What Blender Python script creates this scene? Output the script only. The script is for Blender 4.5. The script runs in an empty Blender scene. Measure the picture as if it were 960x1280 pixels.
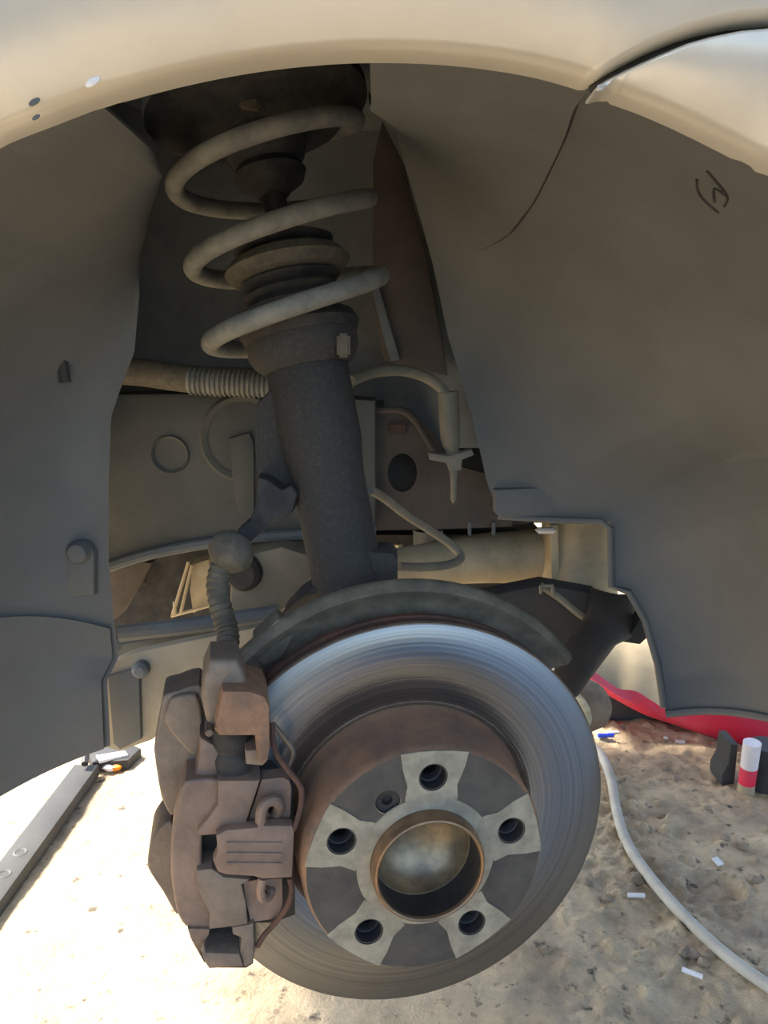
import bpy, bmesh, math, random
from mathutils import Vector, Matrix, noise
from mathutils.geometry import delaunay_2d_cdt
random.seed(4)
C = bpy.context.scene.collection
SC = bpy.context.scene
PI = math.pi

# ---------------------------------------------------------------- camera
CAMZ, PITCH, F = 0.72, math.radians(11.5), 1000.0
cam_d = bpy.data.cameras.new('camera')
cam = bpy.data.objects.new('camera', cam_d); C.objects.link(cam)
cam.location = (0, 0, CAMZ); cam.rotation_euler = (PI/2 - PITCH, 0, 0)
cam_d.sensor_fit = 'VERTICAL'; cam_d.sensor_height = 36.0; cam_d.lens = 36.0*F/1280.0
cam_d.clip_start = 0.02
SC.camera = cam

# ---------------------------------------------------------------- world, sun, exposure
SUN_ELEV, SUN_AZ = math.radians(52), math.radians(158)     # azimuth measured from +X towards +Y
w = bpy.data.worlds.new('sky'); SC.world = w; w.use_nodes = True
nt = w.node_tree; bg = nt.nodes['Background']
sky = nt.nodes.new('ShaderNodeTexSky'); sky.sky_type = 'NISHITA'
sky.sun_disc = False; sky.sun_elevation = SUN_ELEV; sky.sun_rotation = math.radians(90) - SUN_AZ
sky.air_density = 1.0; sky.dust_density = 2.2; sky.ozone_density = 1.0
nt.links.new(sky.outputs[0], bg.inputs[0]); bg.inputs[1].default_value = 0.32
sd = bpy.data.lights.new('sun', 'SUN'); sd.energy = 9; sd.angle = math.radians(11); sd.color = (1.0, 0.98, 0.94)
sun = bpy.data.objects.new('sun', sd); C.objects.link(sun)
sdir = Vector((math.cos(SUN_ELEV)*math.cos(SUN_AZ), math.cos(SUN_ELEV)*math.sin(SUN_AZ), math.sin(SUN_ELEV)))
sun.rotation_euler = sdir.to_track_quat('Z', 'Y').to_euler(); sun.location = sdir*6
SC.view_settings.view_transform = 'Standard'; SC.view_settings.look = 'None'
SC.view_settings.gamma = 1.0; SC.view_settings.use_curve_mapping = False
SC.view_settings.exposure = 0.85

# ---------------------------------------------------------------- geometry helpers
CP, SP = math.cos(PITCH), math.sin(PITCH)
CAM = Vector((0, 0, CAMZ))
def ray(u, v):
    x, z = (u-480)/F, -(v-640)/F
    return Vector((x, CP + z*SP, -SP + z*CP))
def W(u, v, y):                       # point on the plane Y = y (depth into the car)
    r = ray(u, v); return CAM + r*(y/r.y)
def G(u, v, z=0.0):                   # point on the plane Z = z
    r = ray(u, v); return CAM + r*((z-CAMZ)/r.z)
# brake disc frame: local Z = outward axle direction
DISC_C = CAM + Vector((0.0182, 0.5688*CP - 0.2192*SP, -0.5688*SP - 0.2192*CP))
n_ = Vector((0.2081, -1, -0.2027)).normalized()
N = Vector((n_.x, n_.y*CP + n_.z*SP, -n_.y*SP + n_.z*CP)); N.z = 0; N.normalize()
U = Vector((0, 0, 1)).cross(N).normalized()
V = N.cross(U)
MD = Matrix.Translation(DISC_C) @ Matrix((U, V, N)).transposed().to_4x4()
MDI = MD.inverted()
def L(u, v, c):                       # point of the disc frame on the plane z = c
    r = ray(u, v); o = MDI @ CAM; d = MDI.to_3x3() @ r
    p = o + d*((c-o.z)/d.z); return Vector((p.x, p.y, c))

def finish(bm, smooth=None):
    bmesh.ops.recalc_face_normals(bm, faces=bm.faces)
    if smooth is not None:
        a = math.radians(smooth)
        for f in bm.faces: f.smooth = True
        for e in bm.edges:
            if len(e.link_faces) == 2 and e.calc_face_angle(0) > a: e.smooth = False
def obj(name, bm, mat, parent=None, smooth=35, world=True):
    finish(bm, smooth)
    me = bpy.data.meshes.new(name); bm.to_mesh(me); bm.free()
    me.materials.append(M[mat] if isinstance(mat, str) else mat)
    o = bpy.data.objects.new(name, me); C.objects.link(o)
    if parent is not None:
        o.parent = parent
        if world: o.matrix_parent_inverse = parent_inv(parent)
    return o
MATS = {}
def parent_inv(p):
    return MATS[p.name].inverted() if p.name in MATS else Matrix.Identity(4)
def tag(o, label, cat, group=None):
    o['label'] = label; o['category'] = cat
    if group: o['group'] = group
    return o
def thing(name, label, cat, mat=None, group=None):
    o = bpy.data.objects.new(name, None); C.objects.link(o)
    o.empty_display_size = 0.02
    m = mat if isinstance(mat, Matrix) else Matrix.Translation(mat if mat is not None else (0, 0, 0))
    o.matrix_world = m; MATS[o.name] = m.copy()
    return tag(o, label, cat, group)
def BM(): return bmesh.new()

def prism(bm, front, vec, bev=0.0, seg=2, allround=False):
    """polygon of 3D points extruded along vec, front edges bevelled"""
    vec = Vector(vec)
    a = [bm.verts.new(p) for p in front]; b = [bm.verts.new(Vector(p)+vec) for p in front]
    ff = bm.faces.new(a); bf = bm.faces.new(b[::-1])
    n = len(a); sides = []
    for i in range(n):
        sides.append(bm.faces.new((a[i], b[i], b[(i+1) % n], a[(i+1) % n])))
    bmesh.ops.recalc_face_normals(bm, faces=[ff, bf]+sides)
    if bev > 0:
        es = list(ff.edges)
        if allround: es += [e for s in sides for e in s.edges if e not in es]
        es = list(dict.fromkeys(es))
        bmesh.ops.bevel(bm, geom=es, offset=bev, segments=seg, affect='EDGES', profile=0.6, clamp_overlap=True)
def box(bm, c, sx, sy, sz, bev=0.0, rot=None):
    m = Matrix.Translation(c) @ (rot.to_4x4() if rot else Matrix.Identity(4)) @ Matrix.Diagonal((sx, sy, sz, 1))
    r = bmesh.ops.create_cube(bm, size=1, matrix=m)
    if bev:
        es = list({e for v in r['verts'] for e in v.link_edges})
        bmesh.ops.bevel(bm, geom=es, offset=bev, segments=2, affect='EDGES', clamp_overlap=True)
def smooth_path(pts, n=8):
    pts = [Vector(p) for p in pts]; out = []
    for i in range(len(pts)-1):
        p0 = pts[max(i-1, 0)]; p1 = pts[i]; p2 = pts[i+1]; p3 = pts[min(i+2, len(pts)-1)]
        for k in range(n):
            t = k/n
            out.append(0.5*((2*p1)+(p2-p0)*t+(2*p0-5*p1+4*p2-p3)*t*t+(3*p1-p0-3*p2+p3)*t**3))
    out.append(pts[-1]); return out
def tube(bm, pts, r, seg=12, cap=True, flat=1.0, up=None):
    pts = [Vector(p) for p in pts]; n = len(pts)
    rs = r if isinstance(r, (list, tuple)) else [r]*n
    rings = []; nx = None
    for i in range(n):
        t = (pts[min(i+1, n-1)] - pts[max(i-1, 0)]).normalized()
        if nx is None:
            h = Vector(up) if up else (Vector((0, 0, 1)) if abs(t.z) < .9 else Vector((1, 0, 0)))
            nx = (h - t*h.dot(t)).normalized()
        else: nx = (nx - t*nx.dot(t)).normalized()
        ny = t.cross(nx)
        rings.append([bm.verts.new(pts[i] + rs[i]*(math.cos(2*PI*k/seg)*nx*flat + math.sin(2*PI*k/seg)*ny)) for k in range(seg)])
    for i in range(n-1):
        for k in range(seg):
            bm.faces.new((rings[i][k], rings[i][(k+1) % seg], rings[i+1][(k+1) % seg], rings[i+1][k]))
    if cap:
        bm.faces.new(rings[0][::-1]); bm.faces.new(rings[-1])
def lathe(bm, prof, mat=None, seg=64, a0=0.0, a1=2*PI, close=False):
    """prof: list of (r, z); turned around local Z"""
    full = abs(a1-a0-2*PI) < 1e-6
    m = mat or Matrix.Identity(4); cols = []
    steps = seg if full else seg+1
    for k in range(steps):
        a = a0 + (a1-a0)*k/seg
        cols.append([bm.verts.new(m @ Vector((r*math.cos(a), r*math.sin(a), z))) for r, z in prof])
    np_ = len(prof)
    for k in range(seg):
        p, q = cols[k], cols[(k+1) % steps]
        for i in range(np_ if close else np_-1):
            j = (i+1) % np_
            vs = [p[i], q[i], q[j], p[j]]
            try: bm.faces.new(vs)
            except ValueError: pass
    if not full and close:
        bm.faces.new(cols[0]); bm.faces.new(cols[-1][::-1])
    bmesh.ops.remove_doubles(bm, verts=bm.verts, dist=1e-6)
def axis_mat(p, d):
    d = Vector(d).normalized(); return Matrix.Translation(p) @ d.to_track_quat('Z', 'Y').to_matrix().to_4x4()
def flat_cdt(outer, holes, inner_pts=()):
    """triangulate a 2D polygon with holes -> verts, faces"""
    vs, es = [], []
    for loop in [outer]+list(holes):
        s = len(vs); vs += [Vector((p[0], p[1])) for p in loop]
        es += [(s+i, s+(i+1) % len(loop)) for i in range(len(loop))]
    vs += [Vector((p[0], p[1])) for p in inner_pts]
    v, e, f, *_ = delaunay_2d_cdt(vs, es, [], 0, 1e-7)
    def inside(p, poly):
        c = False
        for i in range(len(poly)):
            a, b = poly[i], poly[i-1]
            if (a[1] > p.y) != (b[1] > p.y) and p.x < (b[0]-a[0])*(p.y-a[1])/(b[1]-a[1])+a[0]: c = not c
        return c
    out = []
    for t in f:
        m = sum((v[i] for i in t), Vector((0, 0)))/len(t)
        if inside(m, outer) and not any(inside(m, h) for h in holes): out.append(t)
    return v, out
def circle(cx, cy, r, n=24): return [(cx+r*math.cos(2*PI*k/n), cy+r*math.sin(2*PI*k/n)) for k in range(n)]
def resample(pts, step):
    out = []
    for a, b in zip(pts[:-1], pts[1:]):
        a, b = Vector(a), Vector(b); n = max(1, round((b-a).length/step))
        out += [a.lerp(b, k/n) for k in range(n)]
    out.append(Vector(pts[-1])); return out

# ---------------------------------------------------------------- materials
M = {}
def srgb(r, g, b):
    f = lambda c: (c/255/12.92) if c/255 <= .04045 else ((c/255+.055)/1.055)**2.4
    return (f(r), f(g), f(b))
def mat(name, c1, c2=None, scale=30, rough=.7, metal=0.0, bump=0.0, bscale=None, r2=None, coat=0, spec=.5, detail=5, lo=.38, hi=.64, aniso=0, stretch=None):
    m = bpy.data.materials.new(name); m.use_nodes = True
    t = m.node_tree; N_, K = t.nodes, t.links; b = N_['Principled BSDF']
    b.inputs['Base Color'].default_value = (*c1, 1); b.inputs['Roughness'].default_value = rough
    b.inputs['Metallic'].default_value = metal; b.inputs['Specular IOR Level'].default_value = spec
    b.inputs['Coat Weight'].default_value = coat; b.inputs['Coat Roughness'].default_value = .12
    tc = N_.new('ShaderNodeTexCoord'); src = tc.outputs['Object']
    if stretch:
        mp = N_.new('ShaderNodeMapping'); mp.inputs['Scale'].default_value = stretch; K.new(src, mp.inputs[0]); src = mp.outputs[0]
    if c2 is not None:
        no = N_.new('ShaderNodeTexNoise'); no.inputs['Scale'].default_value = scale; no.inputs['Detail'].default_value = detail
        no.inputs['Roughness'].default_value = .65; K.new(src, no.inputs['Vector'])
        rp = N_.new('ShaderNodeValToRGB'); rp.color_ramp.elements[0].position = lo; rp.color_ramp.elements[1].position = hi
        rp.color_ramp.elements[0].color = (*c1, 1); rp.color_ramp.elements[1].color = (*c2, 1)
        K.new(no.outputs['Fac'], rp.inputs[0]); K.new(rp.outputs[0], b.inputs['Base Color'])
        if r2 is not None:
            mr = N_.new('ShaderNodeMapRange'); mr.inputs[1].default_value = lo; mr.inputs[2].default_value = hi
            mr.inputs[3].default_value = rough; mr.inputs[4].default_value = r2
            K.new(no.outputs['Fac'], mr.inputs[0]); K.new(mr.outputs[0], b.inputs['Roughness'])
    if bump:
        nb = N_.new('ShaderNodeTexNoise'); nb.inputs['Scale'].default_value = bscale or scale*4; nb.inputs['Detail'].default_value = 4
        K.new(src, nb.inputs['Vector'])
        bu = N_.new('ShaderNodeBump'); bu.inputs['Strength'].default_value = bump; bu.inputs['Distance'].default_value = .002
        K.new(nb.outputs['Fac'], bu.inputs['Height']); K.new(bu.outputs[0], b.inputs['Normal'])
    M[name] = m; return m
mat('paint', srgb(216, 210, 195), srgb(210, 204, 189), 12, .34, .25, coat=.6)
mat('liner', srgb(88, 90, 88), srgb(104, 105, 101), 6, .66, bump=.15, bscale=160, lo=.35, hi=.7)
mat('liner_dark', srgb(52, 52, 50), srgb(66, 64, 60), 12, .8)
mat('body_dark', srgb(92, 97, 99), srgb(110, 114, 113), 14, .8, bump=.2, bscale=90)
mat('body_brown', srgb(72, 65, 58), srgb(88, 78, 68), 18, .8, bump=.2, bscale=90)
mat('rail', srgb(76, 77, 73), srgb(92, 92, 86), 10, .75, bump=.2, bscale=70)
mat('pale_alloy', srgb(168, 152, 122), srgb(196, 178, 144), 16, .65, .1, bump=.2, bscale=120)
mat('strut', srgb(54, 52, 48), srgb(72, 68, 61), 300, .85, bump=.5, bscale=260, lo=.5, hi=.75)
mat('spring', srgb(108, 108, 102), srgb(134, 132, 122), 60, .7, bump=.25, bscale=200)
mat('rubber', srgb(38, 38, 37), srgb(60, 58, 54), 60, .8, bump=.3, bscale=150)
mat('hose', srgb(84, 78, 66), srgb(106, 98, 82), 90, .85, bump=.4, bscale=220)
mat('plug', srgb(112, 107, 92), srgb(130, 123, 106), 40, .7)
mat('shield', srgb(88, 82, 69), srgb(114, 106, 88), 60, .85, bump=.4, bscale=160)
mat('caliper', srgb(136, 121, 105), srgb(112, 100, 88), 34, .62, .25, bump=.35, bscale=190)
mat('caliper_pink', srgb(144, 122, 106), srgb(120, 101, 88), 30, .6, .25, bump=.3, bscale=190)
mat('rust', srgb(150, 114, 86), srgb(120, 95, 76), 60, .75, .1, bump=.5, bscale=260)
mat('rust_dark', srgb(98, 68, 54), srgb(72, 56, 48), 40, .8, .1, bump=.5, bscale=260)
mat('hat_rust', srgb(150, 116, 90), srgb(112, 94, 80), 26, .6, .2, bump=.25, bscale=220)
mat('hat_face', srgb(92, 88, 80), srgb(74, 70, 66), 40, .6, .35, bump=.2, bscale=240)
mat('contact', srgb(176, 170, 150), srgb(146, 142, 126), 70, .5, .45, bump=.2, bscale=260)
mat('hub_lip', srgb(150, 120, 90), srgb(112, 93, 75), 40, .4, .6)
mat('cap_metal', srgb(176, 156, 124), srgb(104, 95, 82), 34, .42, .7, bump=.1, lo=.4, hi=.7)
mat('dark_steel', srgb(60, 58, 56), srgb(44, 43, 42), 40, .6, .3)
mat('spring_steel', srgb(108, 96, 84), srgb(128, 116, 102), 50, .45, .5)
mat('red_paint', srgb(238, 44, 74), srgb(222, 70, 92), 14, .5, bump=.05, coat=.15)
mat('pale_cream', srgb(176, 158, 126), srgb(158, 142, 114), 16, .8)
mat('white_tape', srgb(236, 226, 222), srgb(220, 210, 206), 60, .6)
mat('grey_bar', srgb(46, 44, 39), srgb(58, 55, 48), 14, .7, bump=.2)
mat('hose_ground', srgb(196, 188, 170), srgb(170, 162, 146), 20, .65)
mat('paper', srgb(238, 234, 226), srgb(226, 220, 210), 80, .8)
mat('orange', srgb(235, 150, 40), srgb(220, 130, 30), 80, .6)
mat('blue_plastic', srgb(40, 70, 200), srgb(50, 80, 190), 80, .4)
mat('stone', srgb(158, 139, 112), srgb(126, 110, 90), 60, .9, bump=.4, bscale=200)
mat('tyre', srgb(128, 108, 84), srgb(104, 88, 70), 40, .85)
mat('splash', srgb(150, 141, 122), srgb(168, 157, 136), 12, .75, bump=.2)
mat('reflect_blue', srgb(64, 142, 212), srgb(72, 148, 214), 3, .7)  # colour of the low wall added for the disc reflection
mat('arm', srgb(112, 106, 90), srgb(132, 124, 105), 16, .75, bump=.25, bscale=120)
mat('plaster', srgb(150, 128, 104), srgb(132, 112, 92), 4, .9)
# ground: packed dirt and oil stained concrete
def ground_mat():
    m = bpy.data.materials.new('ground'); m.use_nodes = True
    t = m.node_tree; N_, K = t.nodes, t.links; b = N_['Principled BSDF']; b.inputs['Roughness'].default_value = .88
    tc = N_.new('ShaderNodeTexCoord')
    def noi(s, d=6, r=.6):
        n = N_.new('ShaderNodeTexNoise'); n.inputs['Scale'].default_value = s; n.inputs['Detail'].default_value = d
        n.inputs['Roughness'].default_value = r; K.new(tc.outputs['Object'], n.inputs['Vector']); return n
    def ramp(n, p0, c0, p1, c1):
        r = N_.new('ShaderNodeValToRGB'); r.color_ramp.elements[0].position = p0; r.color_ramp.elements[1].position = p1
        r.color_ramp.elements[0].color = (*c0, 1); r.color_ramp.elements[1].color = (*c1, 1); K.new(n.outputs['Fac'], r.inputs[0]); return r
    a = ramp(noi(9, 8, .68), .34, srgb(172, 148, 115), .66, srgb(224, 199, 158))
    st = ramp(noi(5.5, 7, .62), .5, (0, 0, 0), .72, (1, 1, 1))
    sp = ramp(noi(46, 4, .6), .60, (0, 0, 0), .70, (1, 1, 1))
    mx = N_.new('ShaderNodeMixRGB'); K.new(st.outputs[0], mx.inputs[0]); K.new(a.outputs[0], mx.inputs[1]); mx.inputs[2].default_value = (*srgb(130, 116, 99), 1)
    m2 = N_.new('ShaderNodeMixRGB'); K.new(sp.outputs[0], m2.inputs[0]); K.new(mx.outputs[0], m2.inputs[1]); m2.inputs[2].default_value = (*srgb(96, 84, 68), 1)
    K.new(m2.outputs[0], b.inputs['Base Color'])
    bu = N_.new('ShaderNodeBump'); bu.inputs['Strength'].default_value = .8; bu.inputs['Distance'].default_value = .009
    K.new(noi(70, 6, .7).outputs['Fac'], bu.inputs['Height']); K.new(bu.outputs[0], b.inputs['Normal'])
    M['ground'] = m
ground_mat()
# turned friction surface: concentric grooves, brushed highlights
def friction_mat():
    m = bpy.data.materials.new('friction'); m.use_nodes = True
    t = m.node_tree; N_, K = t.nodes, t.links; b = N_['Principled BSDF']
    b.inputs['Metallic'].default_value = 1.0; b.inputs['Anisotropic'].default_value = .85
    b.inputs['Base Color'].default_value = (.42, .43, .43, 1); b.inputs['Roughness'].default_value = .33
    tg = N_.new('ShaderNodeTangent'); tg.direction_type = 'RADIAL'; tg.axis = 'Z'; K.new(tg.outputs[0], b.inputs['Tangent'])
    tc = N_.new('ShaderNodeTexCoord'); sx = N_.new('ShaderNodeSeparateXYZ'); K.new(tc.outputs['Object'], sx.inputs[0])
    cm = N_.new('ShaderNodeCombineXYZ'); K.new(sx.outputs[0], cm.inputs[0]); K.new(sx.outputs[1], cm.inputs[1])
    ln = N_.new('ShaderNodeVectorMath'); ln.operation = 'LENGTH'; K.new(cm.outputs[0], ln.inputs[0])
    n1 = N_.new('ShaderNodeTexNoise'); n1.noise_dimensions = '1D'; n1.inputs['Scale'].default_value = 420; n1.inputs['Detail'].default_value = 5
    K.new(ln.outputs['Value'], n1.inputs['W'])
    rp = N_.new('ShaderNodeValToRGB'); rp.color_ramp.elements[0].position = .3; rp.color_ramp.elements[1].position = .7
    rp.color_ramp.elements[0].color = (.22, .23, .24, 1); rp.color_ramp.elements[1].color = (.31, .31, .31, 1)
    K.new(n1.outputs['Fac'], rp.inputs[0]); K.new(rp.outputs[0], b.inputs['Base Color'])
    bu = N_.new('ShaderNodeBump'); bu.inputs['Strength'].default_value = .12; bu.inputs['Distance'].default_value = .001
    K.new(n1.outputs['Fac'], bu.inputs['Height']); K.new(bu.outputs[0], b.inputs['Normal'])
    M['friction'] = m
friction_mat()

# ================================================================ SETTING
def ground_h(x, y):
    p = Vector((x, y, 0))
    h = noise.fractal(p*5, 1, 2, 4)*.006
    rough = max(0., min(1., (noise.noise(p*1.7+Vector((3, 1, 0)))+.45)*1.3))
    r2 = max(0., min(1., (x-.12)/.25))
    h += noise.fractal(p*26+Vector((7, 0, 0)), .7, 2, 5)*.0050*(.45+1.0*rough*r2)
    c = noise.noise(p*55+Vector((0, 9, 0)))
    if c > .18: h += (c-.18)*.022*rough*r2
    d = math.hypot((x-PIT.x)/.043, (y-PIT.y)/.036)      # round heel mark
    if d < 1.35: h += -.008*max(0, 1-d**4) + .005*math.exp(-((d-1.05)/.13)**2)
    return h
PIT = G(893, 1110)
xs = []; ys = []
def axis(a, b, n): return [a+(b-a)*k/n for k in range(n)]
xs = axis(-4, -1.0, 8)+axis(-1.0, -.15, 70)+axis(-.15, 1.0, 250)+axis(1.0, 4.01, 10)
ys = axis(-1.5, .55, 12)+axis(.55, 1.5, 210)+axis(1.5, 2.4, 60)+axis(2.4, 7.1, 10)
bm = BM(); grid = [[bm.verts.new((x, y, ground_h(x, y) if -1 <= x <= 1.05 and .5 < y < 2.45 else 0)) for x in xs] for y in ys]
for j in range(len(ys)-1):
    for i in range(len(xs)-1):
        bm.faces.new((grid[j][i], grid[j][i+1], grid[j+1][i+1], grid[j+1][i]))
fl = obj('floor', bm, 'ground', smooth=180); fl['kind'] = 'structure'

def slab_s(name, x0, x1, y0, y1, z0, z1, m):
    bm = BM(); r = bmesh.ops.create_cube(bm, size=1, matrix=Matrix.Translation(((x0+x1)/2, (y0+y1)/2, (z0+z1)/2)) @ Matrix.Diagonal((x1-x0, y1-y0, z1-z0, 1)))
    o = obj(name, bm, m); o['kind'] = 'structure'; return o
slab_s('added_canopy', -2.0, 4.0, -1.25, 1.5, 2.6, 2.68, 'plaster')  # unseen canopy, added to keep the sun off the near floor
slab_s('added_wall_left', -2.0, -1.9, -1.25, -.3, 0, 2.6, 'plaster')  # unseen wall, added as a brown surface for the disc to reflect
slab_s('added_blue_wall', .52, 2.8, -1.0, -.9, 0, .55, 'reflect_blue')  # unseen low wall, added to turn the disc reflection blue

# ================================================================ BODY PANELS
ARCH_C = Vector((0.0, 0, 0.49))
YLIP = .372
lip_f = [(-420, 900), (-400, 700), (-330, 500), (-230, 345), (-120, 255), (0, 186), (70, 157), (130, 135), (240, 106), (340, 88), (450, 79), (560, 82), (650, 94), (700, 106), (722, 113)]
lip_b = [(734, 121), (800, 144), (870, 176), (960, 224), (1060, 290), (1180, 390), (1290, 540), (1350, 700), (1370, 880)]
def lipw(l): return smooth_path([W(u, v, YLIP+.02) for u, v in l], 6)
LIPF, LIPB = lipw(lip_f), lipw(lip_b)
LIP_ALL = [(p.x, p.z) for p in LIPF+LIPB]
def lip_dist(x, z): return min(math.hypot(x-a, z-b) for a, b in LIP_ALL)
def yskin(x, z):
    d = lip_dist(x, z)
    y = YLIP - .016*(1-math.exp(-d/.014)) - .012*min(d/.06, 1)
    if d > .05: y += .55*(d-.05)**1.5
    return y
def panel(outline, matname, name, parent, round_=.006):
    """outline: xz polygon (counter-clockwise or not); skin with rolled edges"""
    pts = [Vector(p) for p in outline]
    area = sum(pts[i-1].x*pts[i].y-pts[i].x*pts[i-1].y for i in range(len(pts)))
    if area < 0: pts.reverse()
    n = len(pts)
    nor = []
    for i in range(n):
        t = (pts[(i+1) % n]-pts[i-1]); t.normalize(); nor.append(Vector((-t.y, t.x)))
    loops = [pts]
    for d in (.0008, .0016, .0026):
        loops.append([pts[i]+nor[i]*d for i in range(n)])
    dep = [round_, round_*.45, round_*.12, 0]
    bm = BM()
    rows = []
    back = [bm.verts.new((p.x, yskin(p.x, p.y)+.020, p.y)) for p in pts]; rows.append(back)
    for lp, d in zip(loops, dep): rows.append([bm.verts.new((p.x, yskin(p.x, p.y)+d, p.y)) for p in lp])
    for a, b in zip(rows[:-1], rows[1:]):
        for i in range(n): bm.faces.new((a[i], a[(i+1) % n], b[(i+1) % n], b[i]))
    inner = loops[-1]
    xs_ = [p.x for p in inner]; zs_ = [p.y for p in inner]; g = []
    st = .016
    def inside(p):
        c = False
        for i in range(n):
            a, b = inner[i], inner[i-1]
            if (a.y > p[1]) != (b.y > p[1]) and p[0] < (b.x-a.x)*(p[1]-a.y)/(b.y-a.y)+a.x: c = not c
        return c
    x = min(xs_)
    while x < max(xs_):
        z = min(zs_)
        while z < max(zs_):
            if inside((x, z)) and min(math.hypot(x-p.x, z-p.y) for p in inner) > .008: g.append((x, z))
            z += st
        x += st
    v, f = flat_cdt([tuple(p) for p in inner], [], g)
    key = {(round(p.x, 6), round(p.y, 6)): rows[-1][i] for i, p in enumerate(inner)}
    vv = []
    for p in v:
        k = (round(p.x, 6), round(p.y, 6))
        vv.append(key.get(k) or bm.verts.new((p.x, yskin(p.x, p.y), p.y)))
    for t in f:
        try: bm.faces.new([vv[i] for i in t])
        except ValueError: pass
    bmesh.ops.remove_doubles(bm, verts=bm.verts, dist=1e-5)
    return obj(name, bm, matname, parent, smooth=50)
def xz(p): return (p.x, p.z)
def on_skin(u, v):
    y = .355
    for _ in range(5):
        p = W(u, v, y); y = yskin(p.x, p.z)+.004
    return W(u, v, y)
seam_f = [xz(on_skin(u, v)) for u, v in ((742, 98), (775, 78), (815, 57), (850, 43), (880, 34), (920, 26), (965, 22), (1040, 19), (1150, 20))]
seam_b = [xz(on_skin(u, v)) for u, v in ((785, 85), (825, 67), (858, 53), (890, 44), (925, 37), (970, 33), (1040, 30), (1150, 31))]
TOPZ = 1.0
of = resample([Vector(xz(p)) for p in LIPF[::2]]+[Vector(p) for p in seam_f]+[Vector((.62, seam_f[-1][1]-.02)), Vector((.62, TOPZ)), Vector((-.62, TOPZ)), Vector((-.62, LIPF[0].z))], .006)
panel(of, 'paint', 'fender', None)
tag(bpy.data.objects['fender'], 'pale painted front fender arching over the spring and strut', 'fender')
CORNER = [Vector((p.x, p.z)) for p in smooth_path([on_skin(785, 85), on_skin(768, 93.5), on_skin(755, 101), on_skin(746, 108), on_skin(744, 116), W(751, 124.5, .388), LIPB[3]], 4)[1:-1]]
ob = resample([Vector(p) for p in seam_b[::-1]]+CORNER+[Vector(xz(p)) for p in LIPB[3::2]]+[Vector((.62, LIPB[-1].z)), Vector((.62, seam_b[-1][1]-.02)), Vector(seam_b[-1])], .005)
panel(ob, 'paint', 'bumper', None)
tag(bpy.data.objects['bumper'], 'pale painted bumper corner below the dark panel seam', 'bumper')
bm = BM()      # dark backing behind the seam
sp = [on_skin(u, v)+Vector((0, .013, 0)) for u, v in ((749, 100), (778, 84), (818, 65), (853, 50), (884, 40), (922, 32), (968, 28), (1060, 25))]
tube(bm, smooth_path(sp, 4), .0035, 8)
tag(obj('seam_gasket', bm, 'rubber'), 'dark gap strip between fender and bumper', 'seam strip')

for (u, v, r_, m_, nm) in ((120, 106, .0024, 'paper', 'paint_glint'), (48, 131, .0018, 'liner', 'dirt_spot'), (50, 150, .0013, 'liner', 'dirt_spot')):  # white lump drawn as a glint on the paint; dark spots are dirt
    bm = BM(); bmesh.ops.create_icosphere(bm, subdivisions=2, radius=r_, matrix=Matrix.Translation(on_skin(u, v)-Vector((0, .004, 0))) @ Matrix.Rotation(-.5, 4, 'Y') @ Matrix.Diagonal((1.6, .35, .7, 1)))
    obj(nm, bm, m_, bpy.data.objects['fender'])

# ---------------------------------------------------------------- wheel arch liners (bowls between the lip and an inner edge)
def bez(o, c, i, s): return o*(1-s)**2 + c*2*s*(1-s) + i*s*s
def interp(lst, t):
    t = max(0, min(len(lst)-1-1e-9, t)); k = int(t); return lst[k].lerp(lst[k+1], t-k)
class Bowl:
    def __init__(self, outer, inner, yo, ctrl=.93, grow=1.04):
        self.o = [W(u, v, yo) for u, v in outer]; self.i = [W(*p) for p in inner]
        self.ctrl, self.grow = ctrl, grow; self.n = len(outer)
    def at(self, t, s):
        o, i = interp(self.o, t), interp(self.i, t)
        r = o-ARCH_C; c = ARCH_C + r*self.grow; c.y = o.y+(i.y-o.y)*self.ctrl
        return bez(o, c, i, s)
    def mesh(self, t0, t1, s0=0, s1=1, nt=60, ns=24, thick=.003, off=0.0, tfun=None):
        bm = BM(); g = []
        for a in range(nt+1):
            row = []
            for b in range(ns+1):
                s = s0+(s1-s0)*b/ns
                te = tfun(s) if tfun else t1
                row.append(bm.verts.new(self.at(t0+(te-t0)*a/nt, s)))
            g.append(row)
        fs = [bm.faces.new((g[a][b], g[a+1][b], g[a+1][b+1], g[a][b+1])) for a in range(nt) for b in range(ns)]
        bmesh.ops.recalc_face_normals(bm, faces=fs)
        # make the normals face the wheel (arch centre)
        f = fs[len(fs)//2]; tgt = Vector((0, .6, .5))
        if f.normal.dot(tgt-f.calc_center_median()) < 0: bmesh.ops.reverse_faces(bm, faces=fs)
        bm.normal_update()
        if off:
            mv = {v: v.normal.copy() for v in bm.verts}
            for v, nn in mv.items(): v.co += nn*off
        geo = bmesh.ops.extrude_face_region(bm, geom=list(bm.faces), use_keep_orig=True)
        vs = [v for v in geo['geom'] if isinstance(v, bmesh.types.BMVert)]
        for v in vs: v.co -= v.normal*0
        bm.normal_update()
        for v in vs:
            d = (v.co - Vector((0, .6, .5))).normalized(); v.co += d*thick
        return bm
R_OUT = [(462, 60), (520, 61), (600, 67), (722, 96), (830, 132), (960, 203), (1080, 295), (1190, 395), (1260, 500), (1300, 600), (1320, 700), (1340, 820), (1350, 930), (1350, 1060), (1350, 1140)]
R_IN = [(466, 84, .64), (477, 115, .70), (490, 150, .75), (512, 225, .77), (541, 330, .79), (560, 420, .80), (590, 520, .81), (608, 600, .81), (624, 648, .81), (762, 652, .79), (765, 735, .775), (792, 742, .765), (812, 792, .755), (828, 850, .74), (832, 893, .72)]
RB = Bowl(R_OUT, R_IN, .396)
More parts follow.
